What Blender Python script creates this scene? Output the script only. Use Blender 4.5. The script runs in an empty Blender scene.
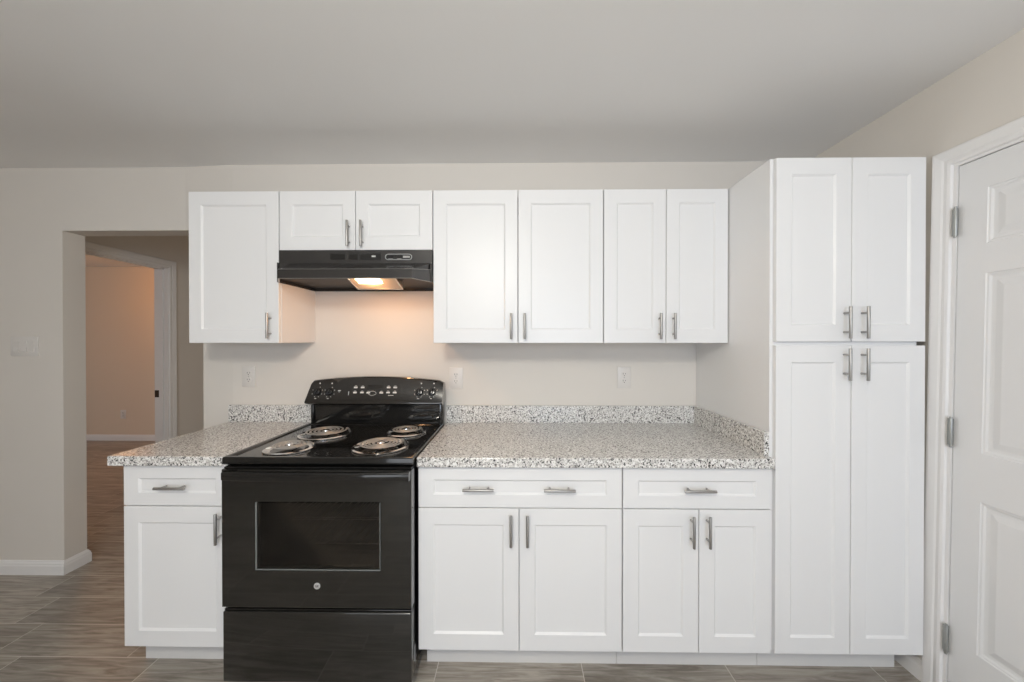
import bpy, bmesh, math
from mathutils import Vector, Matrix

C = bpy.context.scene.collection
sc = bpy.context.scene
PI = math.pi

# ------------------------------------------------------------------ camera
cd = bpy.data.cameras.new('camera')
cam = bpy.data.objects.new('camera', cd); C.objects.link(cam)
CX, CY, CZ = -1.0338, -2.1138, 1.3986
cam.location = (CX, CY, CZ)
yaw, pit = -0.0134, 0.0053
fwd = Vector((math.sin(yaw)*math.cos(pit), math.cos(yaw)*math.cos(pit), -math.sin(pit)))
cam.rotation_euler = fwd.to_track_quat('-Z', 'Y').to_euler()
cd.sensor_fit = 'HORIZONTAL'; cd.sensor_width = 36.0
cd.lens = 364.07*36.0/1024
cd.shift_x = -(512.08-512)/1024
cd.shift_y = (342.35-341)/1024
cd.clip_start = 0.02
sc.camera = cam

# ------------------------------------------------------------------ world, colour, daylight
w = bpy.data.worlds.new('world'); sc.world = w; w.use_nodes = True
wn = w.node_tree.nodes; wl = w.node_tree.links
wn['Background'].inputs[0].default_value = (0.90, 0.94, 1.0, 1)
wn['Background'].inputs[1].default_value = 1.7
sc.view_settings.view_transform = 'Standard'
sc.view_settings.look = 'None'
sc.view_settings.gamma = 1.0
sc.view_settings.use_curve_mapping = False
sc.view_settings.exposure = -0.28
try:
    sc.cycles.use_denoising = True
    sc.cycles.max_bounces = 10
    sc.cycles.diffuse_bounces = 6
    sc.cycles.sample_clamp_indirect = 6.0
    sc.cycles.caustics_reflective = False
    sc.cycles.caustics_refractive = False
except Exception:
    pass

def area(name, loc, tgt, sx, sy, power, col):
    l = bpy.data.lights.new(name, 'AREA'); l.shape = 'RECTANGLE'; l.size = sx; l.size_y = sy
    l.energy = power; l.color = col
    o = bpy.data.objects.new(name, l); C.objects.link(o); o.location = loc
    o.rotation_euler = (Vector(tgt)-Vector(loc)).to_track_quat('-Z', 'Y').to_euler()
    return o

REAR = -5.2
XL, XR = -5.3, 0.635
H = 2.426
# daylight through the patio door and the window in the rear wall
area('patio_daylight', (-2.2, REAR-0.25, 1.1), (-2.2, 0, 1.1), 1.9, 2.0, 22, (0.93, 0.965, 1.0))
area('window_daylight', (-0.35, REAR-0.25, 1.5), (-0.35, 0, 1.3), 1.2, 1.1, 72, (0.66, 0.80, 1.0))

def point(name, loc, power, col, r=0.08):
    l = bpy.data.lights.new(name, 'POINT'); l.energy = power; l.color = col; l.shadow_soft_size = r
    o = bpy.data.objects.new(name, l); C.objects.link(o); o.location = loc
    return o

# ------------------------------------------------------------------ materials
def lin(c):
    return tuple(((x/255)/12.92 if x/255 <= .04045 else ((x/255+.055)/1.055)**2.4) for x in c)

def mat(name, rgb, rough=.5, metal=0.0, spec=.5, coat=0.0, emit=None, estr=0.0):
    m = bpy.data.materials.new(name); m.use_nodes = True
    b = m.node_tree.nodes['Principled BSDF']
    b.inputs['Base Color'].default_value = (*rgb, 1)
    b.inputs['Roughness'].default_value = rough
    b.inputs['Metallic'].default_value = metal
    b.inputs['Specular IOR Level'].default_value = spec
    b.inputs['Coat Weight'].default_value = coat
    if emit:
        b.inputs['Emission Color'].default_value = (*emit, 1)
        b.inputs['Emission Strength'].default_value = estr
    return m

def nodes(m):
    return m.node_tree.nodes, m.node_tree.links, m.node_tree.nodes['Principled BSDF']

def add_bump(m, scale, strength, dist=.001, detail=3):
    n, l, b = nodes(m)
    tc = n.new('ShaderNodeTexCoord'); t = n.new('ShaderNodeTexNoise'); bp = n.new('ShaderNodeBump')
    t.inputs['Scale'].default_value = scale; t.inputs['Detail'].default_value = detail
    bp.inputs['Strength'].default_value = strength; bp.inputs['Distance'].default_value = dist
    l.new(tc.outputs['Object'], t.inputs['Vector']); l.new(t.outputs['Fac'], bp.inputs['Height'])
    l.new(bp.outputs['Normal'], b.inputs['Normal'])

def add_vary(m, c1, c2, scale, stretch=(1, 1, 1)):
    """slow colour variation of a painted or cast surface"""
    n, l, b = nodes(m)
    tc = n.new('ShaderNodeTexCoord'); mp = n.new('ShaderNodeMapping'); t = n.new('ShaderNodeTexNoise'); r = n.new('ShaderNodeValToRGB')
    mp.inputs['Scale'].default_value = stretch
    t.inputs['Scale'].default_value = scale
    r.color_ramp.elements[0].position = .35; r.color_ramp.elements[1].position = .65
    r.color_ramp.elements[0].color = (*c1, 1); r.color_ramp.elements[1].color = (*c2, 1)
    l.new(tc.outputs['Object'], mp.inputs['Vector']); l.new(mp.outputs['Vector'], t.inputs['Vector'])
    l.new(t.outputs['Fac'], r.inputs['Fac']); l.new(r.outputs['Color'], b.inputs['Base Color'])

M = {}
M['wall'] = mat('wall_paint', (.70, .662, .615), .7); add_vary(M['wall'], (.695, .657, .61), (.705, .667, .62), 3); add_bump(M['wall'], 160, .12)
M['ceil'] = mat('ceiling_paint', (.84, .835, .83), .8); add_vary(M['ceil'], (.835, .83, .825), (.845, .84, .835), 2); add_bump(M['ceil'], 120, .2)
M['tan'] = mat('tan_wall_paint', (.72, .60, .475), .7); add_bump(M['tan'], 160, .12)
M['trim'] = mat('trim_paint', (.80, .79, .785), .4); add_bump(M['trim'], 40, .03)
M['door'] = mat('door_paint', (.76, .76, .765), .42); add_bump(M['door'], 60, .05)
M['cab'] = mat('cabinet_paint', (.80, .80, .805), .38); add_vary(M['cab'], (.797, .797, .802), (.803, .803, .808), 2); add_bump(M['cab'], 30, .02)
M['cabin'] = mat('cabinet_underside', (.62, .62, .61), .5); add_bump(M['cabin'], 30, .02)
M['steel'] = mat('brushed_nickel', (.42, .41, .395), .45, 1.0); add_bump(M['steel'], 300, .05)
M['hinge'] = mat('hinge_nickel', (.42, .43, .42), .5, .9); add_bump(M['hinge'], 90, .2)
M['chrome'] = mat('chrome', (.80, .78, .76), .12, 1.0); add_bump(M['chrome'], 60, .04)
M['coil'] = mat('burner_coil', (.48, .47, .45), .42, .7); add_bump(M['coil'], 200, .1)
M['black'] = mat('black_enamel', (.008, .008, .008), .08, 0, .55, .25); add_bump(M['black'], 8, .012)
M['glass'] = mat('black_door_glass', (.010, .010, .009), .07, 0, .6, .4); add_bump(M['glass'], 5, .006)
m = bpy.data.materials.new('oven_window_glass'); m.use_nodes = True; n = m.node_tree.nodes; l = m.node_tree.links
n.remove(n['Principled BSDF'])
gt = n.new('ShaderNodeBsdfTransparent'); gg = n.new('ShaderNodeBsdfGlossy'); gx = n.new('ShaderNodeMixShader'); gf = n.new('ShaderNodeFresnel')
gt.inputs['Color'].default_value = (.42, .40, .37, 1); gg.inputs['Roughness'].default_value = .05; gf.inputs['IOR'].default_value = 1.6
l.new(gf.outputs[0], gx.inputs[0]); l.new(gt.outputs[0], gx.inputs[1]); l.new(gg.outputs[0], gx.inputs[2])
l.new(gx.outputs[0], n['Material Output'].inputs['Surface'])
M['win'] = m
M['cavity'] = mat('oven_rim_enamel', (.25, .27, .27), .25, .4)
M['panel'] = mat('control_panel_black', (.016, .015, .014), .12, 0, .6, .6); add_bump(M['panel'], 8, .01)
M['knob'] = mat('knob_plastic', (.010, .010, .011), .18, 0, .6)
M['mark'] = mat('printed_marks', (.62, .62, .60), .5)
M['markdim'] = mat('printed_marks_dim', (.22, .21, .20), .5)
M['hood'] = mat('hood_enamel', (.030, .028, .027), .22, 0, .6, .4); add_bump(M['hood'], 12, .02)
M['hooddark'] = mat('hood_plastic_dark', (.010, .009, .008), .3)
M['hoodpan'] = mat('hood_pan', (.008, .007, .007), .45, 0, .3)
M['filter'] = mat('hood_filter_mesh', (.52, .46, .40), .42, .8); add_bump(M['filter'], 260, .6, .002)
M['lens'] = mat('hood_lamp_lens', (1, .9, .78), .4, emit=(1.0, .80, .55), estr=16)
M['plate'] = mat('plate_plastic', (.70, .67, .64), .35); add_bump(M['plate'], 50, .02)
M['slot'] = mat('outlet_slots', (.06, .055, .05), .6)
M['strike'] = mat('bronze_strike', (.05, .035, .025), .4, .7)
M['emblem'] = mat('emblem_silver', (.72, .72, .72), .3, .5)
M['foot'] = mat('foot_rubber', (.01, .01, .01), .6)
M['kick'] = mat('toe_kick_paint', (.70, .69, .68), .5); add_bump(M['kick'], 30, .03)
for k in ('cavity', 'knob', 'mark', 'markdim', 'hooddark', 'hoodpan', 'slot', 'strike', 'emblem', 'foot'):
    add_bump(M[k], 70, .02)

# window glass
m = bpy.data.materials.new('window_glass'); m.use_nodes = True; n = m.node_tree.nodes; l = m.node_tree.links
n.remove(n['Principled BSDF'])
gt = n.new('ShaderNodeBsdfTransparent'); gg = n.new('ShaderNodeBsdfGlossy'); gx = n.new('ShaderNodeMixShader'); gf = n.new('ShaderNodeFresnel')
gg.inputs['Roughness'].default_value = 0; gf.inputs['IOR'].default_value = 1.3
l.new(gf.outputs[0], gx.inputs[0]); l.new(gt.outputs[0], gx.inputs[1]); l.new(gg.outputs[0], gx.inputs[2])
l.new(gx.outputs[0], n['Material Output'].inputs['Surface'])
M['pane'] = m

def granite():
    m = mat('speckled_granite', (.6, .6, .6), .16, 0, .5); n, l, b = nodes(m)
    tc = n.new('ShaderNodeTexCoord')
    def noise(scale, detail, rough=.5, off=(0, 0, 0)):
        mp = n.new('ShaderNodeMapping'); mp.inputs['Location'].default_value = off
        t = n.new('ShaderNodeTexNoise'); t.inputs['Scale'].default_value = scale
        t.inputs['Detail'].default_value = detail; t.inputs['Roughness'].default_value = rough
        l.new(tc.outputs['Object'], mp.inputs['Vector']); l.new(mp.outputs['Vector'], t.inputs['Vector'])
        return t.outputs['Fac']
    def ramp(src, p0, p1):
        r = n.new('ShaderNodeMapRange'); r.inputs['From Min'].default_value = p0; r.inputs['From Max'].default_value = p1
        l.new(src, r.inputs['Value']); return r.outputs['Result']
    def mix(fac, a, bcol):
        x = n.new('ShaderNodeMix'); x.data_type = 'RGBA'
        l.new(fac, x.inputs['Factor'])
        if isinstance(a, tuple): x.inputs[6].default_value = (*a, 1)
        else: l.new(a, x.inputs[6])
        if isinstance(bcol, tuple): x.inputs[7].default_value = (*bcol, 1)
        else: l.new(bcol, x.inputs[7])
        return x.outputs[2]
    c = mix(ramp(noise(95, 2), .42, .56), (.86, .85, .83), (.64, .625, .605))
    c = mix(ramp(noise(130, 2, .5, (3, 1, 7)), .55, .61), c, (.45, .43, .41))
    c = mix(ramp(noise(150, 2, .5, (5, 9, 2)), .59, .63), c, (.17, .165, .16))
    c = mix(ramp(noise(115, 1.5, .6, (8, 4, 4)), .605, .64), c, (.030, .030, .033))
    l.new(c, b.inputs['Base Color'])
    return m
M['granite'] = granite()

def tiles():
    """wood-look floor tiles 0.618 x 0.183 m, every row shifted 0.145 m, pale grout"""
    m = mat('wood_look_tile', (.2, .18, .17), .34, 0, .45); n, l, b = nodes(m)
    tc = n.new('ShaderNodeTexCoord'); sp = n.new('ShaderNodeSeparateXYZ'); l.new(tc.outputs['Object'], sp.inputs[0])
    def math_(op, a, bb=None, c=None):
        x = n.new('ShaderNodeMath'); x.operation = op
        for i, v in enumerate((a, bb, c)):
            if v is None: continue
            if isinstance(v, (int, float)): x.inputs[i].default_value = v
            else: l.new(v, x.inputs[i])
        return x.outputs[0]
    y = math_('DIVIDE', math_('ADD', sp.outputs['Y'], .538), .183)
    row = math_('FLOOR', y); fy = math_('SUBTRACT', y, row)
    # row -1 (nearer than -.538) has a joint at x=-2.61 ; row k at -2.61-.145*(k+1)
    xs = math_('ADD', math_('ADD', sp.outputs['X'], 2.61), math_('MULTIPLY', math_('ADD', row, 1.0), .145))
    x = math_('DIVIDE', xs, .618); col = math_('FLOOR', x); fx = math_('SUBTRACT', x, col)
    gx = math_('MULTIPLY', math_('MINIMUM', fx, math_('SUBTRACT', 1.0, fx)), .618)
    gy = math_('MULTIPLY', math_('MINIMUM', fy, math_('SUBTRACT', 1.0, fy)), .183)
    g = math_('MINIMUM', gx, gy)
    gm = n.new('ShaderNodeMapRange'); gm.inputs['From Min'].default_value = .0010; gm.inputs['From Max'].default_value = .0020
    gm.inputs['To Min'].default_value = 1; gm.inputs['To Max'].default_value = 0
    l.new(g, gm.inputs['Value'])
    cmb = n.new('ShaderNodeCombineXYZ'); l.new(row, cmb.inputs[0]); l.new(col, cmb.inputs[1])
    wn_ = n.new('ShaderNodeTexWhiteNoise'); l.new(cmb.outputs[0], wn_.inputs['Vector'])
    # grain: stretched noise, offset per tile
    off = n.new('ShaderNodeVectorMath'); off.operation = 'MULTIPLY_ADD'
    off.inputs[1].default_value = (7, 7, 7)
    l.new(wn_.outputs['Color'], off.inputs[0]); l.new(tc.outputs['Object'], off.inputs[2])
    mp = n.new('ShaderNodeMapping'); mp.inputs['Scale'].default_value = (2.2, 26, 1); l.new(off.outputs[0], mp.inputs['Vector'])
    t1 = n.new('ShaderNodeTexNoise'); t1.inputs['Scale'].default_value = 1.6; t1.inputs['Detail'].default_value = 6; t1.inputs['Roughness'].default_value = .62
    t1.inputs['Distortion'].default_value = 1.1
    l.new(mp.outputs['Vector'], t1.inputs['Vector'])
    r = n.new('ShaderNodeValToRGB'); r.color_ramp.elements[0].position = .36; r.color_ramp.elements[1].position = .64
    r.color_ramp.elements[0].color = (.205, .180, .153, 1); r.color_ramp.elements[1].color = (.43, .395, .352, 1)
    l.new(t1.outputs['Fac'], r.inputs['Fac'])
    hv = n.new('ShaderNodeHueSaturation'); l.new(r.outputs['Color'], hv.inputs['Color'])
    l.new(math_('MULTIPLY_ADD', wn_.outputs['Value'], .30, .86), hv.inputs['Value'])
    mx = n.new('ShaderNodeMix'); mx.data_type = 'RGBA'
    l.new(gm.outputs['Result'], mx.inputs['Factor']); l.new(hv.outputs['Color'], mx.inputs[6]); mx.inputs[7].default_value = (.62, .58, .54, 1)
    l.new(mx.outputs[2], b.inputs['Base Color'])
    bp = n.new('ShaderNodeBump'); bp.inputs['Strength'].default_value = .25; bp.inputs['Distance'].default_value = .002
    l.new(math_('SUBTRACT', math_('MULTIPLY', t1.outputs['Fac'], .4), gm.outputs['Result']), bp.inputs['Height'])
    l.new(bp.outputs['Normal'], b.inputs['Normal'])
    rr = n.new('ShaderNodeMapRange'); rr.inputs['To Min'].default_value = .30; rr.inputs['To Max'].default_value = .46
    l.new(t1.outputs['Fac'], rr.inputs['Value']); l.new(rr.outputs['Result'], b.inputs['Roughness'])
    return m
M['tile'] = tiles()

# ------------------------------------------------------------------ mesh helpers
def setp(o, label=None, cat=None, group=None, kind=None):
    for k, v in (('label', label), ('category', cat), ('group', group), ('kind', kind)):
        if v: o[k] = v
    return o

def worldloc(o):
    v = Vector(o.location); p = o.parent
    while p: v = v+Vector(p.location); p = p.parent
    return v

class MB:
    """collects shapes in world coordinates and links them as ONE mesh object"""
    def __init__(s): s.bm = bmesh.new()
    def box(s, x0, x1, y0, y1, z0, z1, bev=0.0, seg=2):
        b = bmesh.new(); bmesh.ops.create_cube(b, size=1)
        for v in b.verts:
            v.co = Vector(((x0+x1)/2+v.co.x*(x1-x0), (y0+y1)/2+v.co.y*(y1-y0), (z0+z1)/2+v.co.z*(z1-z0)))
        if bev: bmesh.ops.bevel(b, geom=b.edges[:], offset=bev, segments=seg, profile=.5, affect='EDGES')
        s._merge(b); return s
    def _merge(s, b, mtx=None):
        me = bpy.data.meshes.new('tmp'); b.to_mesh(me); b.free()
        if mtx: me.transform(mtx)
        s.bm.from_mesh(me); bpy.data.meshes.remove(me)
    def cyl(s, p0, p1, r, r2=None, seg=20, bev=0):
        p0, p1 = Vector(p0), Vector(p1); d = p1-p0
        b = bmesh.new(); bmesh.ops.create_cone(b, cap_ends=True, segments=seg, radius1=r, radius2=r if r2 is None else r2, depth=d.length)
        if bev:
            ed = [e for e in b.edges if abs(e.verts[0].co.z-e.verts[1].co.z) < 1e-6]
            bmesh.ops.bevel(b, geom=ed, offset=bev, segments=2, profile=.5, affect='EDGES')
        s._merge(b, Matrix.Translation((p0+p1)/2) @ d.to_track_quat('Z', 'Y').to_matrix().to_4x4()); return s
    def prism(s, pts, axis, a, b_):
        """pts: 2D outline in the other two axes (order x,y,z without the axis)"""
        def mk(p, t):
            return {'x': (t, p[0], p[1]), 'y': (p[0], t, p[1]), 'z': (p[0], p[1], t)}[axis]
        A = [s.bm.verts.new(mk(p, a)) for p in pts]; B = [s.bm.verts.new(mk(p, b_)) for p in pts]
        s.bm.faces.new(A); s.bm.faces.new(B[::-1])
        k = len(pts)
        for i in range(k): s.bm.faces.new([A[i], B[i], B[(i+1) % k], A[(i+1) % k]])
        return s
    def torus(s, c, R, r, seg=48, seg2=10, flat=1.0):
        g = []
        for i in range(seg):
            a = 2*PI*i/seg; row = []
            for j in range(seg2):
                t = 2*PI*j/seg2
                row.append(s.bm.verts.new((c[0]+(R+r*math.cos(t))*math.cos(a), c[1]+(R+r*math.cos(t))*math.sin(a), c[2]+r*flat*math.sin(t))))
            g.append(row)
        for i in range(seg):
            for j in range(seg2):
                s.bm.faces.new([g[i][j], g[(i+1) % seg][j], g[(i+1) % seg][(j+1) % seg2], g[i][(j+1) % seg2]])
        return s
    def tube(s, pts, r, seg=8, flat=1.0):
        P = [Vector(p) for p in pts]; g = []
        for i, p in enumerate(P):
            d = (P[min(i+1, len(P)-1)]-P[max(i-1, 0)]).normalized()
            side = d.cross(Vector((0, 0, 1)))
            side = side.normalized() if side.length > 1e-4 else Vector((1, 0, 0))
            up = side.cross(d)
            g.append([s.bm.verts.new(p+side*r*math.cos(2*PI*j/seg)+up*r*flat*math.sin(2*PI*j/seg)) for j in range(seg)])
        for i in range(len(P)-1):
            for j in range(seg): s.bm.faces.new([g[i][j], g[i+1][j], g[i+1][(j+1) % seg], g[i][(j+1) % seg]])
        s.bm.faces.new(g[0][::-1]); s.bm.faces.new(g[-1]); return s
    def lathe(s, prof, c, seg=48):
        """prof: (r, z) open profile round the vertical axis at c"""
        g = []
        for i in range(seg):
            a = 2*PI*i/seg
            g.append([s.bm.verts.new((c[0]+r*math.cos(a), c[1]+r*math.sin(a), c[2]+z)) for r, z in prof])
        for i in range(seg):
            for j in range(len(prof)-1):
                s.bm.faces.new([g[i][j], g[(i+1) % seg][j], g[(i+1) % seg][j+1], g[i][j+1]])
        return s
    def rings(s, rings, cap_first=True, cap_last=True):
        """rings of equal length, joined one to the next"""
        g = [[s.bm.verts.new(p) for p in r] for r in rings]; k = len(g[0])
        for i in range(len(g)-1):
            for j in range(k): s.bm.faces.new([g[i][j], g[i][(j+1) % k], g[i+1][(j+1) % k], g[i+1][j]])
        if cap_first: s.bm.faces.new(g[0][::-1])
        if cap_last: s.bm.faces.new(g[-1])
        return s
    def build(s, name, m, parent=None, smooth=False, loc=None):
        bm = s.bm
        bmesh.ops.remove_doubles(bm, verts=bm.verts[:], dist=1e-6)
        bmesh.ops.recalc_face_normals(bm, faces=bm.faces[:])
        me = bpy.data.meshes.new(name); bm.to_mesh(me); bm.free()
        o = bpy.data.objects.new(name, me); C.objects.link(o)
        if parent: o.parent = parent; base = worldloc(parent)
        elif loc is not None: o.location = loc; base = Vector(loc)
        else: base = Vector((0, 0, 0))
        me.transform(Matrix.Translation(-base))
        for mm in (m if isinstance(m, (list, tuple)) else [m]): me.materials.append(mm)
        if smooth:
            for p in me.polygons: p.use_smooth = True
            try: me.set_sharp_from_angle(angle=math.radians(40))
            except Exception: pass
        return o

def thing(name, loc, label, cat, group=None):
    o = bpy.data.objects.new(name, None); C.objects.link(o); o.location = loc
    o.empty_display_size = .1
    return setp(o, label, cat, group)

def struct(name, mb, m, label=None, parent=None, smooth=False):
    o = mb.build(name, m, parent, smooth)
    if not parent: setp(o, label, None, None, 'structure')
    return o

def text_mesh(name, txt, size, depth, m, parent, loc, rot=(PI/2, 0, 0)):
    cu = bpy.data.curves.new(name, 'FONT'); cu.body = txt; cu.size = size; cu.extrude = depth
    cu.align_x = 'CENTER'; cu.align_y = 'CENTER'
    t = bpy.data.objects.new(name, cu)
    me = bpy.data.meshes.new_from_object(t); me.name = name
    bpy.data.objects.remove(t)
    base = worldloc(parent)
    R = Matrix.Translation(Vector(loc)-base) @ Matrix.Rotation(rot[0], 4, 'X')
    me.transform(R)
    me.materials.clear(); me.materials.append(m)
    o = bpy.data.objects.new(name, me); C.objects.link(o); o.parent = parent
    return o

# ------------------------------------------------------------------ room shell
T = .115
OX0, OX1, OZ = -3.744, -2.889, 2.052      # passage opening in the back wall
HX = -4.0                                  # face of the hall's left wall
FARY = 2.9
fl = MB(); fl.box(-9.0, XR+T, REAR-T, 3.1, -.10, 0)
struct('floor', fl, M['tile'], 'grey brown wood-look tile floor with pale grout lines')
c = MB(); c.box(-9.0, XR+T, REAR-T, 3.1, H, H+.12)
struct('ceiling', c, M['ceil'], 'plain pale grey painted ceiling')

wb = MB()
wb.prism([(XL-T, 0), (OX0, 0), (OX0, OZ), (OX1, OZ), (OX1, 0), (XR+T, 0), (XR+T, H), (XL-T, H)], 'y', 0, T)
def skew(o):
    """the wall left of the cabinets stands 24 mm further back"""
    wl0 = worldloc(o)
    for v in o.data.vertices:
        x = v.co.x+wl0.x
        if x < X_SK: v.co.y += .08*min(.30, X_SK-x)
X_SK = -2.70
for xc in (X_SK, X_SK-.30):
    bmesh.ops.bisect_plane(wb.bm, geom=wb.bm.verts[:]+wb.bm.edges[:]+wb.bm.faces[:], plane_co=(xc, 0, 0), plane_no=(1, 0, 0))
skew(struct('wall_back', wb, M['wall'], 'warm grey back wall with open passage on the left'))

DY0, DY1, DZ = -.700, -1.475, 2.055       # right-hand door leaf
wr = MB()
wr.box(XR, XR+T, DY0+.02, 0, 0, H); wr.box(XR, XR+T, REAR, DY1-.02, 0, H); wr.box(XR, XR+T, DY1-.02, DY0+.02, DZ+.02, H)
struct('wall_right', wr, M['wall'], 'warm grey wall on the right above the white door')
wl_ = MB(); wl_.box(XL-T, XL, REAR, 0, 0, H)
struct('wall_left', wl_, M['wall'], 'warm grey left wall of the room')
# rear wall with patio door and window
wre = MB()
P0, P1, W0, W1 = -3.15, -1.25, -.95, .25
wre.box(XL-T, P0, REAR-T, REAR, 0, H); wre.box(P1, W0, REAR-T, REAR, 0, H); wre.box(W1, XR+T, REAR-T, REAR, 0, H)
wre.box(P0, P1, REAR-T, REAR, 2.08, H); wre.box(W0, W1, REAR-T, REAR, 2.08, H); wre.box(W0, W1, REAR-T, REAR, .95, H-H+.95+.0001)
wre.box(W0, W1, REAR-T, REAR, 0, .95)
struct('wall_rear', wre, M['wall'], 'warm grey rear wall with patio door and window')

def window(name, x0, x1, z0, z1, label):
    f = MB(); y0, y1 = REAR-.09, REAR-.03; t = .05
    f.box(x0, x1, y0, y1, z0, z0+t, .003); f.box(x0, x1, y0, y1, z1-t, z1, .003)
    f.box(x0, x0+t, y0, y1, z0, z1, .003); f.box(x1-t, x1, y0, y1, z0, z1, .003)
    mx = (x0+x1)/2; f.box(mx-.03, mx+.03, y0, y1, z0, z1, .003)
    o = f.build(name, M['trim']); setp(o, label, None, None, 'structure')
    for a, b_ in ((x0+t, mx-.03), (mx+.03, x1-t)):
        g = MB(); g.box(a, b_, REAR-.063, REAR-.057, z0+t, z1-t); g.build('window_pane', M['pane'], o)
window('window_1', P0, P1, 0.0, 2.08, 'white framed sliding patio door in the rear wall')
window('window_2', W0, W1, .95, 2.08, 'white framed slider window in the rear wall')

# hall behind the passage and the room beyond it
HD0, HD1, HDZ = .20, .96, 2.03
wh = MB(); wh.box(HX-T, HX, T, HD0, 0, H); wh.box(HX-T, HX, HD1, 3.1, 0, H); wh.box(HX-T, HX, HD0, HD1, HDZ, H)
struct('wall_hall_left', wh, M['wall'], 'hall wall with a cased doorway seen through the passage')
wh = MB(); wh.box(HX, -1.6, 2.3, 2.4, 0, H)
struct('wall_hall_end', wh, M['wall'], 'end wall of the hall')
wh = MB(); wh.box(-1.7, -1.6, T, 2.3, 0, H)
struct('wall_hall_right', wh, M['wall'], 'right wall of the hall')
wh = MB(); wh.box(-9.0, HX-T, FARY, FARY+.1, 0, H)
struct('wall_far', wh, M['tan'], 'lamp-lit far wall of the room beyond the hall')
wh = MB(); wh.box(-9.0, -8.9, T, FARY, 0, H)
struct('wall_far_left', wh, M['tan'], 'side wall of the room beyond the hall')

# ---- baseboards: moulded profile (depth, height)
BP = [(0, 0), (.014, 0), (.014, .052), (.011, .060), (.011, .066), (.006, .074), (.004, .080), (0, .082)]
def base_y(name, x0, x1, y, sgn, label):
    mb = MB(); mb.prism([(y+sgn*d, z) for d, z in BP], 'x', x0, x1); struct(name, mb, M['trim'], label)
bl = MB()
bl.rings([[(XL, -d, z) for d, z in BP], [(OX0+d, -d, z) for d, z in BP], [(OX0+d, T+d, z) for d, z in BP], [(OX0-.2, T+d, z) for d, z in BP]])
skew(struct('baseboard_left', bl, M['trim'], 'white baseboard wrapping the left edge of the passage'))
br = MB(); br.prism([(XR-d, z) for d, z in BP], 'y', -.618, -.50)
struct('baseboard_right', br, M['trim'], 'short white baseboard between pantry toe kick and door casing')
base_y('baseboard_far', -8.9, HX-T, FARY, -1, 'white baseboard under the far wall beyond the hall')
bh = MB(); bh.prism([(HX+d, z) for d, z in BP], 'y', HD1+.075, 2.3)
struct('baseboard_hall', bh, M['trim'], 'white baseboard along the hall wall')
bq = MB(); bq.prism([(XR-d, z) for d, z in BP], 'y', REAR, DY1-.09)
struct('baseboard_right_rear', bq, M['trim'], 'white baseboard on the right wall past the door')

# ---- casings (profile: offset from opening, projection)
CP = [(.006, .004), (.009, .010), (.018, .012), (.030, .010), (.036, .013), (.058, .017), (.065, .017), (.069, .012), (.069, 0), (.006, 0)]
def casing_x(face, sgn, y_near, y_far, z1, z0=0.0, w=1.0):
    """moulded casing round a doorway in a wall of constant x; y_near/y_far = the two jamb edges (y_near > y_far)"""
    mb = MB()
    rings = []
    for py, pz, dy, dz in ((y_near, z0, 1, 0), (y_near, z1, 1, 1), (y_far, z1, -1, 1), (y_far, z0, -1, 0)):
        rings.append([(face+sgn*p, py+dy*o*w, pz+dz*o*w) for o, p in CP])
    mb.rings(rings)
    return mb
# hall doorway: casing + jamb lining
t1 = casing_x(HX, 1, HD1-.02, HD0+.02, HDZ-.02)
t1.box(HX-T, HX+.001, HD1-.02, HD1, 0, HDZ); t1.box(HX-T, HX+.001, HD0, HD0+.02, 0, HDZ); t1.box(HX-T, HX+.001, HD0, HD1, HDZ-.02, HDZ)
t1.box(HX-.068, HX-.034, HD1-.03, HD1-.018, 0, HDZ-.02); t1.box(HX-.068, HX-.034, HD0+.02, HD1-.02, HDZ-.03, HDZ-.018)
tr = struct('trim_1', t1, M['trim'], 'white moulded casing and jamb of the hall doorway')
sp = MB(); sp.box(HX-.112, HX-.074, HD1-.0235, HD1-.0195, .915, .975, .001)
sp.build('strike_plate', M['strike'], tr)

# ---- right-hand door: casing, leaf, hinges (the frame leans a little out of plumb)
LEAN = -.0137
def lean(o, pivot_y=-.70):
    for v in o.data.vertices: v.co.y += LEAN*(v.co.z+worldloc(o).z-1.05)
t2 = casing_x(XR, -1, DY0+.010, DY1-.010, DZ+.008, 0, 1.0)
t2.box(XR-.001, XR+T, DY0+.003, DY0+.018, 0, DZ+.018); t2.box(XR-.001, XR+T, DY1-.018, DY1-.003, 0, DZ+.018); t2.box(XR-.001, XR+T, DY1-.003, DY0+.003, DZ+.003, DZ+.018)
tr2 = struct('trim_2', t2, M['trim'], 'white moulded casing round the white panel door'); lean(tr2)

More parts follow.
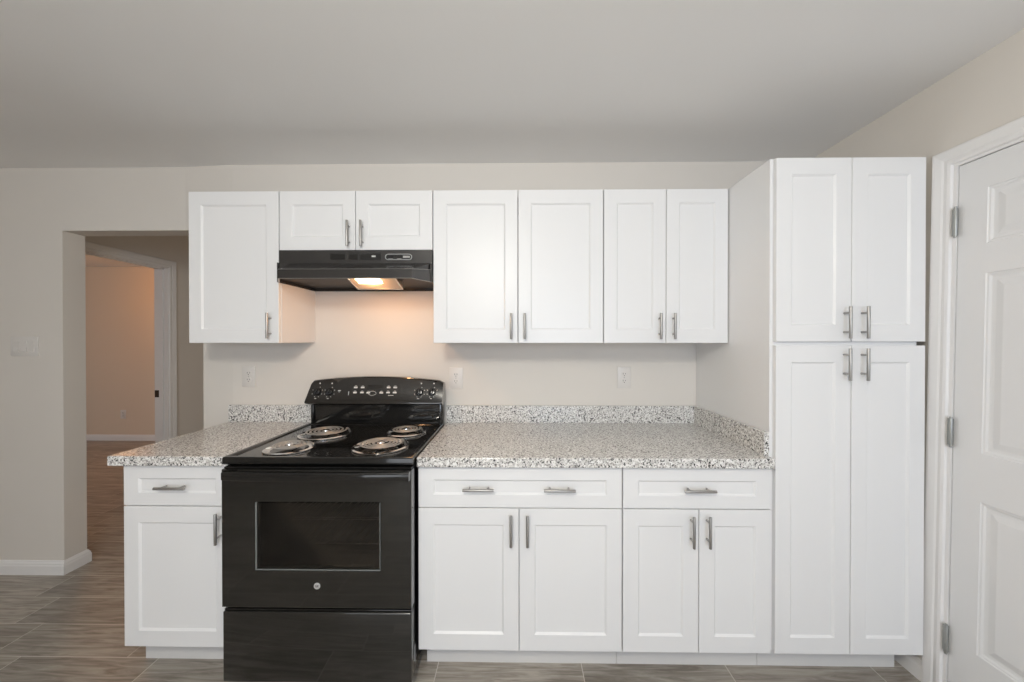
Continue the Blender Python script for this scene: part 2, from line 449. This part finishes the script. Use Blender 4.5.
def panel_door():
    mb = MB(); x0 = XR+.002; x1 = x0+.035
    W = DY0-DY1
    ys = [0, .084, .084+.25, .084+.25+.10, .084+.25*2+.10, W]       # offsets from the hinge edge
    zs = [.012, .255, .815, .990, 1.640, 1.745, 1.945, DZ]
    # grid of front faces, panels replaced by moulded wells
    def V(y, z, x): return mb.bm.verts.new((x, DY0-y, z))
    def quad(a): mb.bm.faces.new([mb.bm.verts.new(p) for p in a])
    for i in range(5):
        for j in range(7):
            y0, y1, z0, z1 = ys[i], ys[i+1], zs[j], zs[j+1]
            if i in (1, 3) and j in (1, 3, 5):
                steps = [(0, 0), (.003, .0025), (.008, .003), (.014, .0065), (.019, .007), (.026, .007), (.046, .002), (.049, .0015)]
                rings = []
                for ins, dp in steps:
                    rings.append([(x0+dp, DY0-(y0+ins), z0+ins), (x0+dp, DY0-(y1-ins), z0+ins), (x0+dp, DY0-(y1-ins), z1-ins), (x0+dp, DY0-(y0+ins), z1-ins)])
                mb.rings(rings, cap_first=False)
            else:
                quad([(x0, DY0-y0, z0), (x0, DY0-y1, z0), (x0, DY0-y1, z1), (x0, DY0-y0, z1)])
    # edges and back
    b = [(DY0, zs[0]), (DY1, zs[0]), (DY1, zs[-1]), (DY0, zs[-1])]
    for k in range(4):
        p, q = b[k], b[(k+1) % 4]
        quad([(x0, p[0], p[1]), (x0, q[0], q[1]), (x1, q[0], q[1]), (x1, p[0], p[1])])
    quad([(x1, p[0], p[1]) for p in b])
    return mb
d1 = struct('door_1', panel_door(), M['door'], 'white six-panel door with three nickel hinges'); lean(d1)
for z in (1.847, 1.048, .243):
    hb = MB()
    hb.cyl((XR-.008, DY0+.001, z-.052), (XR-.008, DY0+.001, z+.052), .0065, seg=14, bev=.001)
    hb.cyl((XR-.008, DY0+.001, z+.052), (XR-.008, DY0+.001, z+.058), .0045, seg=12)
    hb.cyl((XR-.008, DY0+.001, z-.058), (XR-.008, DY0+.001, z-.052), .0045, seg=12)
    for kz in (-.0315, -.0105, .0105, .0315): hb.torus((XR-.008, DY0+.001, z+kz), .0063, .0006, 16, 6)
    hb.box(XR-.006, XR+.004, DY0-.0005, DY0+.0145, z-.050, z+.050, .0005)
    h = hb.build('hinge', M['hinge'], d1, True); lean(h)
    h['label'] = 'brushed nickel butt hinge'

# ------------------------------------------------------------------ cabinets
def shaker(x0, x1, z0, z1, yf, th=.019, rail=.061, railz=.066, rec=.007):
    """framed door or drawer front, front face at y = yf (towards the camera is -y)"""
    railz = rail if railz is None else railz
    mb = MB()
    def R(ix, iz, y): return [(x0+ix, y, z0+iz), (x1-ix, y, z0+iz), (x1-ix, y, z1-iz), (x0+ix, y, z1-iz)]
    mb.rings([R(0, 0, yf+th), R(0, 0, yf+.0016), R(.0016, .0016, yf), R(rail, railz, yf), R(rail+.0065, railz+.0065, yf+rec*.85), R(rail+.0075, railz+.0075, yf+rec)])
    return mb

def pull(p, vertical, parent, L=.126, r=.0058):
    """bar pull, p = centre of the bar; the posts run back 28 mm to the front"""
    mb = MB(); x, y, z = p
    d = Vector((0, 0, 1)) if vertical else Vector((1, 0, 0))
    c = Vector(p)
    mb.cyl(c-d*L/2, c+d*L/2, r, seg=16, bev=.0008)
    for s in (-1, 1):
        q = c+d*s*.038
        mb.cyl(q, q+Vector((0, .0292, 0)), .0042, seg=12)
    o = mb.build('handle', M['steel'], parent, True)
    o['label'] = 'brushed nickel bar handle'
    return o

G = .0016
ZUB, ZUT = 1.387, 2.1385
YU = -.324
def wall_cabinet(x0, x1, z0, doors, handles, label):
    t = thing('wall_cabinet', ((x0+x1)/2, 0, z0), label, 'cabinet', 'white wall cabinets in a row')
    b = MB(); th = .016
    # open-backed box: sides run 12 mm below the recessed bottom
    b.box(x0, x0+th, -.304, 0, z0, ZUT, .0008); b.box(x1-th, x1, -.304, 0, z0, ZUT, .0008)
    b.box(x0+th, x1-th, -.304, 0, ZUT-th, ZUT); b.box(x0+th, x1-th, -.304, 0, z0+.012, z0+.012+th)
    b.box(x0+th, x1-th, -.010, 0, z0+.012, ZUT-th)
    b.box(x0+th, x1-th, -.304, -.286, z0, z0+.03); b.box(x0+th, x1-th, -.304, -.286, ZUT-.03, ZUT)
    b.build('body', M['cab'], t)
    for (a, c_), (hx, hz) in zip(doors, handles):
        d = shaker(a+G, c_-G, z0-.001, ZUT-.001, YU).build('door', M['cab'], t)
        pull((hx, YU-.029, hz), True, d)
    return t
X0, X1, X2, X3, X4 = -2.667, -2.212, -1.448, -.610, 0.0
wall_cabinet(X0, X1-.001, ZUB, [(X0, X1-.001)], [(-2.255, 1.471)], 'tall single-door white wall cabinet left of the range hood')
mxx = (X1+X2)/2-.001
wall_cabinet(X1+.001, X2-.001, 1.846, [(X1+.001, mxx), (mxx, X2-.001)], [(-1.861, 1.921), (-1.795, 1.921)], 'short two-door white wall cabinet directly above the range hood')
mxx = (X2+X3)/2
wall_cabinet(X2+.001, X3-.001, ZUB, [(X2+.001, mxx), (mxx, X3-.001)], [(mxx-.033, 1.468), (mxx+.033, 1.468)], 'wide two-door white wall cabinet just right of the range hood')
mxx = (X3+X4)/2
wall_cabinet(X3+.001, X4-.003, ZUB, [(X3+.001, mxx), (mxx, X4-.004)], [(mxx-.034, 1.468), (mxx+.033, 1.468)], 'narrower two-door white wall cabinet beside the tall pantry')

ZB = .884; ZKT = .131; YB = -.629; YK = -.54
def base_cabinet(x0, x1, doors, hand, dr_handles, label, kx0=None):
    t = thing('base_cabinet', ((x0+x1)/2, 0, 0), label, 'cabinet', 'white base cabinets under the worktops')
    b = MB(); b.box(x0, x1, -.609, -.002, ZKT-.004, ZB, .001)
    b.build('body', M['cab'], t)
    k = MB(); k.box(x0 if kx0 is None else kx0, x1, YK, -.05, 0, ZKT-.004)
    k.build('toe_kick', M['kick'], t)
    d = shaker(x0+G, x1-G, .7145, .8805, YB, rail=.061, railz=.052).build('drawer', M['cab'], t)
    for hx in dr_handles: pull((hx, YB-.029, .796), False, d)
    for (a, c_), hx in zip(doors, hand):
        d = shaker(a+G, c_-G, ZKT-.004, .7105, YB).build('door', M['cab'], t)
        pull((hx, YB-.029, .631), True, d)
    return t
base_cabinet(X0, X1-.003, [(X0, X1-.003)], [-2.257], [-2.447], 'single-door white base cabinet left of the black range')
B2, B3, B4 = X2+.008, X3+.006, -.001
mxx = (B2+B3)/2-.003
base_cabinet(B2, B3-.001, [(B2, mxx), (mxx, B3-.001)], [mxx-.033, mxx+.033], [-1.190, -.862], 'wide white base cabinet right of the range, two pulls on its drawer', -1.425)
mxx = (B3+B4)/2+.008
base_cabinet(B3+.001, B4-.001, [(B3+.001, mxx), (mxx, B4-.001)], [mxx-.033, mxx+.031], [-.302], 'narrower white base cabinet beside the pantry, one pull on its drawer')

# pantry
t = thing('pantry_cabinet', (.305, 0, 0), 'tall white four-door pantry cabinet standing at the right end', 'cabinet')
b = MB(); b.box(0, .594, -.609, -.001, ZKT-.004, ZUT+.001, .001); b.build('body', M['cab'], t)
k = MB(); k.box(0, .582, YK, -.05, 0, ZKT-.004); k.build('toe_kick', M['kick'], t)
xm = .314
for (a, c_, hx) in ((.011, xm, xm-.030), (xm, .609, xm+.040)):
    d = shaker(a+G, c_-G, 1.394, 2.1345, YB).build('door', M['cab'], t); pull((hx, YB-.029, 1.470), True, d, L=.128)
    d = shaker(a+G, c_-G, ZKT-.004, 1.378, YB).build('door', M['cab'], t); pull((hx, YB-.029, 1.303), True, d, L=.128)

# ------------------------------------------------------------------ worktops
ZT = .925
def slab(x0, x1, x0b=None):
    mb = MB(); mb.box(x0, x1, -.650, -.0015, ZB+.0005, ZT, .004, 2); return mb
t = thing('countertop', (-.72, 0, ZB), 'long speckled granite worktop between the range and the pantry', 'countertop', 'speckled granite worktops')
slab(-1.440, -.0015).build('slab', M['granite'], t)
mb = MB(); mb.box(-1.440, -.0015, -.022, -.0015, ZT, 1.022, .0015); mb.build('backsplash', M['granite'], t)
mb = MB(); mb.box(-.022, -.0015, -.612, -.0225, ZT, 1.022, .0015); mb.build('side_splash', M['granite'], t)
t = thing('countertop', (-2.46, 0, ZB), 'short speckled granite worktop left of the black range', 'countertop', 'speckled granite worktops')
slab(-2.712, -2.210).build('slab', M['granite'], t)
mb = MB(); mb.box(-2.712, -2.210, -.022, -.0015, ZT, 1.022, .0015); mb.build('backsplash', M['granite'], t)

# ------------------------------------------------------------------ electric range
RX0, RX1 = -2.199, -1.446
RC = (RX0+RX1)/2
rg = thing('electric_range', (RC, -.35, 0), 'black electric coil range standing between the two worktops', 'stove')
b = MB(); CX0, CX1, CZ0, CZ1 = RX0+.10, RX1-.10, .42, .82           # the oven's cavity
b.box(RX0+.004, CX0, -.655, -.06, .045, .902); b.box(CX1, RX1-.004, -.655, -.06, .045, .902)
b.box(CX0, CX1, -.655, -.06, .045, CZ0); b.box(CX0, CX1, -.655, -.06, CZ1, .902); b.box(CX0, CX1, -.16, -.06, CZ0, CZ1)
b.build('body', M['black'], rg)
for zr in (.56, .66):
    k = MB()
    for i in range(15): x = CX0+.03+i*(CX1-CX0-.06)/14; k.cyl((x, -.62, zr), (x, -.19, zr), .0016, seg=6)
    for y in (-.62, -.40, -.19): k.cyl((CX0+.004, y, zr-.002), (CX1-.004, y, zr-.002), .0026, seg=8)
    k.build('oven_rack', M['steel'], rg, True)
for sx in (RX0+.05, RX1-.05):
    for sy in (-.62, -.12):
        f = MB(); f.cyl((sx, sy, 0), (sx, sy, .012), .020, seg=16); f.cyl((sx, sy, .012), (sx, sy, .046), .008, seg=12); f.build('foot', M['foot'], rg, True)
# storage drawer
f = MB(); f.box(RX0+.002, RX1-.002, -.697, -.655, .048, .328, .006, 3)
dr = f.build('storage_drawer', M['glass'], rg, True)
f = MB(); f.box(RX0+.004, RX1-.004, -.690, -.656, .3285, .335, .002); f.build('drawer_lip', M['black'], dr)
# oven door: frame with a recessed window
WX0, WX1, WZ0, WZ1 = -2.066, -1.566, .492, .765
def oven_door():
    mb = MB(); x0, x1, z0, z1, y, th = RX0+.001, RX1-.001, .346, .890, -.700, .042
    def R(a, b_, c_, d, yy): return [(a, yy, c_), (b_, yy, c_), (b_, yy, d), (a, yy, d)]
    mb.rings([R(x0, x1, z0, z1, y+th), R(x0, x1, z0, z1, y+.005), R(x0+.0015, x1-.0015, z0+.0015, z1-.0015, y+.0015), R(x0+.005, x1-.005, z0+.005, z1-.005, y),
              R(WX0, WX1, WZ0, WZ1, y), R(WX0+.003, WX1-.003, WZ0+.003, WZ1-.003, y+.004), R(WX0+.003, WX1-.003, WZ0+.003, WZ1-.003, y+th)], cap_first=False, cap_last=False)
    g0 = R(x0, x1, z0, z1, y+th); g1 = R(WX0+.003, WX1-.003, WZ0+.003, WZ1-.003, y+th)
    mb.rings([g0, g1], cap_first=False, cap_last=False)
    return mb
od = oven_door().build('oven_door', M['glass'], rg)
mb = MB(); mb.box(WX0+.006, WX1-.006, -.6965, -.690, WZ0+.006, WZ1-.006); mb.build('oven_window', M['win'], od)
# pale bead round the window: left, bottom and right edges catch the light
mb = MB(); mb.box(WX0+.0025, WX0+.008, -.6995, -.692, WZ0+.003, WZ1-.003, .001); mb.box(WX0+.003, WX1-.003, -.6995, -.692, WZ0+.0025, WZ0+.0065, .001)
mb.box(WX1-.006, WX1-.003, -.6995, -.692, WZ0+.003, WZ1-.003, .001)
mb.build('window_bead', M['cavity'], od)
# bowed full-width handle
def oven_handle():
    mb = MB(); rings = []; N = 24; x0, x1 = -2.168, -1.446
    for i in range(N+1):
        u = i/N; x = x0+(x1-x0)*u; bow = .012*(1-(2*u-1)**2)
        yo = -.733-bow
        sec = [(yo, .860), (yo-.004, .865), (yo-.004, .888), (yo, .894), (yo+.016, .894), (yo+.018, .888), (yo+.018, .866), (yo+.014, .860)]
        rings.append([(x, a, b_) for a, b_ in sec])
    mb.rings(rings)
    for xx in (x0+.004, x1-.030): mb.box(xx, xx+.026, -.732, -.699, .863, .891, .002)
    return mb
h = oven_handle().build('door_handle', M['black'], od, True)
# vent lip behind handle with screws
mb = MB(); mb.box(RX0+.004, RX1-.003, -.690, -.655, .8905, .898, .002); mb.build('vent_trim', M['black'], od)
# round emblem with monogram
mb = MB(); mb.cyl((-1.818, -.7000, .435), (-1.818, -.7022, .435), .0125, seg=32, bev=.0004)
em = mb.build('emblem', M['emblem'], rg, True); em['label'] = 'small silver disc with a round monogram'
text_mesh('monogram', 'GE', .013, .0004, M['knob'], em, (-1.818, -.7026, .435))

# cooktop: raised rim tray
def cooktop():
    mb = MB(); x0, x1, y0, y1 = RX0-.009, RX1+.001, -.682, -.075
    def R(i, z, e=0.0): return [(x0+i, y0+i, z), (x1-i, y0+i, z), (x1-i, y1-i, z), (x0+i, y1-i, z)]
    mb.rings([R(.004, .903), R(0, .907), R(0, .929), R(.003, .934), R(.014, .935), R(.022, .930), R(.024, .927)])
    return mb
ct = cooktop().build('cooktop', M['black'], rg, True)
for dx in (-.30, -.10, .10, .28):
    s_ = MB(); s_.cyl((RC+dx, -.6815, .9035), (RC+dx, -.6835, .9035), .0028, seg=10)
    s_.build('screw', M['chrome'], rg, True)

def burner(cx, cy, R, turns):
    z = .927
    pan = MB()
    pan.lathe([(R+.024, .002), (R+.024, .006), (R+.017, .0085), (R+.008, .005), (R*.85, -.004), (R*.55, -.010), (.018, -.011), (.0, -.011)], (cx, cy, z))
    p = pan.build('drip_pan', M['chrome'], rg, True); p['label'] = 'shiny chrome drip bowl'
    zc = z+.020; r = .0052
    co = MB(); pts = []; r0 = .024; n = turns*40
    for i in range(n+1):
        a = 2*PI*i/40; rr = r0+(R-r-r0)*i/n
        pts.append((cx+rr*math.cos(a+.6), cy+rr*math.sin(a+.6), zc))
    co.tube(pts, r, 10, .4)
    last = pts[-1]
    co.tube([last, (last[0]+.006, last[1]+.006, zc-.004), (cx+(R+.012)*math.cos(.75), cy+(R+.012)*math.sin(.75), zc-.014)], r*.8, 8)
    co.build('burner_coil', M['coil'], p, True)
    cp = MB(); cp.lathe([(0, .003), (.012, .003), (.017, .001), (.018, -.004), (0, -.004)], (cx, cy, zc+.002), 32)
    for a in (PI/2, PI/2+2*PI/3, PI/2+4*PI/3):
        ca, sa = math.cos(a), math.sin(a)
        cp.tube([(cx+.014*ca, cy+.014*sa, zc-.007), (cx+(R+.010)*ca, cy+(R+.010)*sa, zc-.007)], .0022, 6)
    cp.build('burner_medallion', M['chrome'], p, True)
burner(-2.022, -.545, .076, 3)
burner(-1.993, -.300, .101, 4)
burner(-1.636, -.512, .097, 4)
burner(-1.600, -.262, .076, 3)

# backguard: riser plus bulging slanted control panel with an arched top
rs = MB(); rs.box(RX0+.006, RX1-.006, -.080, -.024, .900, 1.06, .003)
rs.build('backguard', M['black'], rg)
for xx in (RX0+.010, RX1-.026):
    cpn = MB(); cpn.box(xx, xx+.016, -.092, -.078, .932, 1.045, .004); cpn.build('corner_post', M['black'], rg, True)
def ctrl():
    mb = MB(); N = 28; rings = []
    for i in range(N+1):
        u = i/N; x = RX0-.004+(RX1-RX0+.006)*u
        s = 2*u-1
        zt = 1.197-.026*s*s-(.010*max(0, abs(s)-.94)/.06)
        inset = .020*(1-u)**6
        zb = 1.043+(.004 if abs(s) > .97 else 0)
        yb, yt = -.128, -.082
        sec = [(-.028, zb), (yb+.010, zb), (yb, zb+.008), (yb+.0005, zb+.016), (yt-.003, zt-.012), (yt+.003, zt-.003), (yt+.014, zt), (-.034, zt-.004), (-.028, zt-.012)]
        row = []
        for yy, zz in sec:
            k = (zz-zb)/(zt-zb)
            xx = x + (.016*k if i == 0 else 0)
            if i == 0: xx = RX0-.006+.016*k
            if i == N: xx = RX1+.002-.002*k
            row.append((xx, yy, zz))
        rings.append(row)
    mb.rings(rings); return mb
cp = ctrl().build('control_panel', M['panel'], rg, True)
# point on the slanted face
def face(z, off=0.0, x=RC):
    s_ = 2*(x-RX0)/(RX1-RX0)-1
    k = (z-1.059)/(1.197-.026*s_*s_-.012-1.059); y = -.1275+k*(.0425)
    nrm = Vector((0, -.9437, .3307))
    return y+nrm.y*off, z+nrm.z*off
TILT = math.atan2(.0425, .120)
for kx in (-2.143, -2.074, -1.573, -1.503):
    y, z = face(1.112, 0, kx); nx = Vector((0, -.942, .335))
    p0 = Vector((kx, y, z))
    kb = MB(); kb.cyl(p0-nx*.002, p0+nx*.014, .0205, .0175, seg=28, bev=.0015)
    g = bmesh.new(); bmesh.ops.create_cube(g, size=1)
    bmesh.ops.scale(g, vec=(.011, .012, .037), verts=g.verts[:]); bmesh.ops.bevel(g, geom=g.edges[:], offset=.003, segments=2, profile=.5, affect='EDGES')
    kb._merge(g, Matrix.Translation(p0+nx*.019) @ Matrix.Rotation(-TILT, 4, 'X') @ Matrix.Rotation(.35 if kx < -1.8 else .1, 4, 'Y'))
    ko = kb.build('knob', M['knob'], cp, True)
# printed marks round the knobs and the keypad
def flatmark(mb, x, z, w, h, off=.0008):
    y0, z0 = face(z-h/2, off, x); y1, z1 = face(z+h/2, off, x)
    yb0, zb0 = face(z-h/2, -.0008, x); yb1, zb1 = face(z+h/2, -.0008, x)
    mb.prism([(y0, z0), (y1, z1), (yb1, zb1), (yb0, zb0)], 'x', x-w/2, x+w/2)
def mark(name, marks):
    mb = MB()
    for m_ in marks: flatmark(mb, *m_)
    return mb.build(name, M['mark'], cp)
for kx in (-2.143, -2.074, -1.573, -1.503):
    mark('burner_symbol', [(kx+.006, 1.158, .007, .007)])
    mark('knob_word', [(kx-.004, 1.078, .010, .003)])
    mark('dial_ticks', [(kx+.029*math.cos(a*PI/4+PI/8), 1.112+.027*math.sin(a*PI/4+PI/8), .0035, .0035) for a in range(-2, 7) if a != 2])['kind'] = 'stuff'
mark('printed_logo', [(-2.020, 1.120, .016, .0035), (-2.020, 1.113, .007, .0025)])
for x, z in ((-1.931, 1.137), (-1.892, 1.137), (-1.931, 1.110), (-1.892, 1.110), (-1.857, 1.109), (-1.784, 1.109), (-1.747, 1.137), (-1.710, 1.137), (-1.747, 1.110), (-1.710, 1.110)):
    mark('touch_key', [(x, z, .020, .008), (x, z+.008, .012, .002)])
mark('key_underline', [(-1.730, 1.095, .03, .002)])
mark('key_divider', [(-1.966, 1.106, .003, .020)])
dsp = MB()
y0, z0 = face(1.112, .0008)
pts = [Vector((-1.834+.021*math.cos(a), 0, .011*math.sin(a))) for a in [2*PI*i/32 for i in range(33)]]
dsp.tube([(p.x, *face(1.106+p.z, .0006)) for p in pts], .0011, 6)
dsp.build('start_key_ring', M['mark'], cp, True)
dsp = MB(); flatmark(dsp, -1.822, 1.140, .085, .020, .0004); dsp.build('clock_display', M['hooddark'], cp)

# ------------------------------------------------------------------ range hood
hd = thing('range_hood', ((X1+X2)/2, 0, 1.684), 'black range hood under the short cabinet with its warm lamp lit', 'range hood')
HX0, HX1 = X1+.003, X2-.003
sh = MB(); th = .004
ZH = 1.684
sh.box(HX0, HX1, -.330, -.004, 1.777, 1.8445, .002)                       # top box with control face
sh.box(HX0, HX0+th, -.345, -.004, ZH, 1.78); sh.box(HX1-th, HX1, -.345, -.004, ZH, 1.78)
sh.box(HX0, HX1, -.010, -.004, ZH, 1.78)
# flared front lip with canted ends
IN = .075
out = [(HX0, -.335), (HX0+IN, -.450), (HX1-IN+.010, -.450), (HX1, -.335)]
inn = [(HX0+.006, -.332), (HX0+IN+.003, -.444), (HX1-IN+.007, -.444), (HX1-.006, -.332)]
top = [(HX0+.0, -.329), (HX0+IN*.9, -.440), (HX1-IN*.9, -.440), (HX1, -.329)]
def strip(a, za, b_, zb):
    for i in range(len(a)-1):
        sh.bm.faces.new([sh.bm.verts.new((*a[i], za[i])), sh.bm.verts.new((*a[i+1], za[i+1])), sh.bm.verts.new((*b_[i+1], zb[i+1])), sh.bm.verts.new((*b_[i], zb[i]))])
zo = [ZH]*4; zt_ = [1.745, 1.727, 1.727, 1.745]
strip(out, zo, out, zt_); strip(out, zo, inn, zo); strip(inn, zo, inn, zt_); strip(out, zt_, inn, zt_)
slope_t = [(HX0, -.330), (HX0+.05, -.330), (HX1-.05, -.330), (HX1, -.330)]
strip(inn, zt_, slope_t, [1.778]*4)
sh.build('shell', M['hood'], hd)
# bright rolled edge of the lip
eg = MB(); eg.tube([(x, y-.001, ZH) for x, y in out], .0016, 6)
eg.tube([(x, y-.001, z) for (x, y), z in zip(out, zt_)], .0012, 6); eg.build('lip_edge', M['steel'], hd, True)
pn = MB(); pn.box(HX0+.004, HX1-.004, -.340, -.010, 1.700, 1.704)
pn.build('bottom_pan', M['hoodpan'], hd)
# tilted lamp-and-filter housing
LX0, LX1 = -1.852, -1.622
def zlf(y): return 1.698+(y+.364)*(-.30)
fr = MB()
A = [(-.366, zlf(-.366)), (-.244, zlf(-.244)), (-.244, 1.702), (-.366, 1.702)]
fr.prism([(-.366, zlf(-.366)+.003), (-.244, zlf(-.244)+.003), (-.244, 1.7015), (-.366, 1.7015)], 'x', LX0, LX1)
lf = fr.build('lamp_housing', M['filter'], hd)
ed = MB()
for xx in (LX0, LX1): ed.tube([(xx, -.366, zlf(-.366)+.001), (xx, -.244, zlf(-.244)+.001)], .003, 8)
ed.tube([(LX0, -.244, zlf(-.244)+.001), (LX1, -.244, zlf(-.244)+.001)], .003, 8)
ed.build('housing_frame', M['chrome'], lf, True)
ln = MB(); ln.prism([(-.360, zlf(-.360)+.0005), (-.308, zlf(-.308)+.0005), (-.308, zlf(-.308)+.004), (-.360, zlf(-.360)+.004)], 'x', -1.818, -1.702)
lo = ln.build('lamp_lens', M['lens'], lf); lo['label'] = 'glowing warm lamp lens'
# control face: recessed dark panels, badge, switch plate
fx = MB()
for a, b_ in ((-1.955, -1.875), (-1.860, -1.815), (-1.805, -1.700)):
    fx.box(a, b_, -.3315, -.329, 1.795, 1.825, .001)
fx.build('vent_panels', M['hooddark'], hd)
bd = MB(); bd.box(-1.748, -1.728, -.3330, -.3295, 1.808, 1.816, .0008); bd.build('badge', M['mark'], hd)
def stadium(x0, x1, z0, z1, n=10):
    r = (z1-z0)/2; zc = (z0+z1)/2; P = []
    for i in range(n+1): a = -PI/2+PI*i/n; P.append((x1-r+r*math.cos(a), zc+r*math.sin(a)))
    for i in range(n+1): a = PI/2+PI*i/n; P.append((x0+r+r*math.cos(a), zc+r*math.sin(a)))
    return P
SX0, SX1, SZ0, SZ1 = -1.682, -1.548, 1.793, 1.824
pl = MB(); P = stadium(SX0+.002, SX1-.002, SZ0+.002, SZ1-.002)
pl.prism(P, 'y', -.3315, -.329); spt = pl.build('switch_plate', M['hooddark'], hd)
rg_ = MB(); rg_.tube([(x, -.3320, z) for x, z in P+[P[0]]], .0016, 6); rg_.build('plate_ring', M['emblem'], spt, True)
for x in (-1.655, -1.613):
    s_ = MB(); s_.prism([(x-.014, 1.803), (x+.014, 1.803), (x+.014, 1.816), (x-.014, 1.816)], 'y', -.336, -.331); s_.build('rocker_switch', M['knob'], spt)
    s_ = MB(); s_.box(x-.010, x+.012, -.3325, -.331, 1.7985, 1.8005); s_.build('switch_legend', M['mark'], spt)
s_ = MB()
for i in range(6): s_.box(-1.592+i*.0055, -1.5885+i*.0055, -.3325, -.331, 1.804, 1.814)
s_.build('printed_logo', M['mark'], spt)
# the hood lamp's own light
point('hood_lamp', (-1.757, -.330, 1.660), 4.3, (1.0, .50, .21), .022)

# ------------------------------------------------------------------ wall plates
def outlet(cx, cz, y, label, group='white wall outlets', w=.078, h=.122):
    t = thing('wall_outlet', (cx, y, cz-h/2), label, 'outlet', group)
    p = MB(); p.box(cx-w/2, cx+w/2, y-.006, y, cz-h/2, cz+h/2, .002); p.build('cover_plate', M['plate'], t, True)
    for s in (-1, 1):
        zc = cz+s*.0195
        r = MB(); P = [(cx+.0175*math.cos(a)*1.0, zc+max(-.0145, min(.0145, .0175*math.sin(a)))) for a in [2*PI*i/28 for i in range(28)]]
        r.prism(P, 'y', y-.0085, y-.005); ro = r.build('receptacle', M['plate'], t)
        q = MB()
        for dx, hh in ((-.0065, .009), (.0065, .007)): q.box(cx+dx-.0012, cx+dx+.0012, y-.0090, y-.0080, zc+.001-hh/2+.002, zc+.001+hh/2+.002)
        q.cyl((cx, y-.0080, zc-.008), (cx, y-.0090, zc-.008), .0026, seg=12)
        q.build('slots', M['slot'], ro)
    s_ = MB(); s_.cyl((cx, y-.005, cz), (cx, y-.0075, cz), .003, seg=12); s_.build('screw', M['steel'], t, True)
outlet(-2.603, 1.187, 0, 'white wall outlet left of the range, under the single-door wall cabinet')
outlet(-1.388, 1.180, 0, 'white wall outlet just right of the range control panel')
outlet(-.415, 1.184, 0, 'white wall outlet near the pantry above the long worktop')
outlet(-6.536, .366, FARY, 'small wall outlet low on the far wall beyond the hall doorway')
t = thing('light_switch', (-3.973, .024, 1.305), 'white triple light switch plate on the wall left of the passage', 'light switch')
p = MB(); p.box(-4.056, -3.890, -.006+.024, .026, 1.305, 1.422, .002); p.build('cover_plate', M['plate'], t, True)
for i in (-1, 0, 1):
    x = -3.973+i*.046
    r = MB(); r.prism([(.019, 1.331), (.0135, 1.333), (.0175, 1.3635), (.0155, 1.394), (.019, 1.396)], 'x', x-.0165, x+.0165); r.build('rocker', M['plate'], t)

# ------------------------------------------------------------------ lamps of the place
point('kitchen_ceiling_lamp', (-1.35, -2.55, 2.12), 86, (1.0, .955, .85), .14)
point('far_room_lamp', (-5.6, 2.0, 2.2), 14, (1.0, .42, .11), .12)
point('hall_lamp', (-2.4, 1.5, 1.1), 5.6, (1.0, .80, .60), .15)
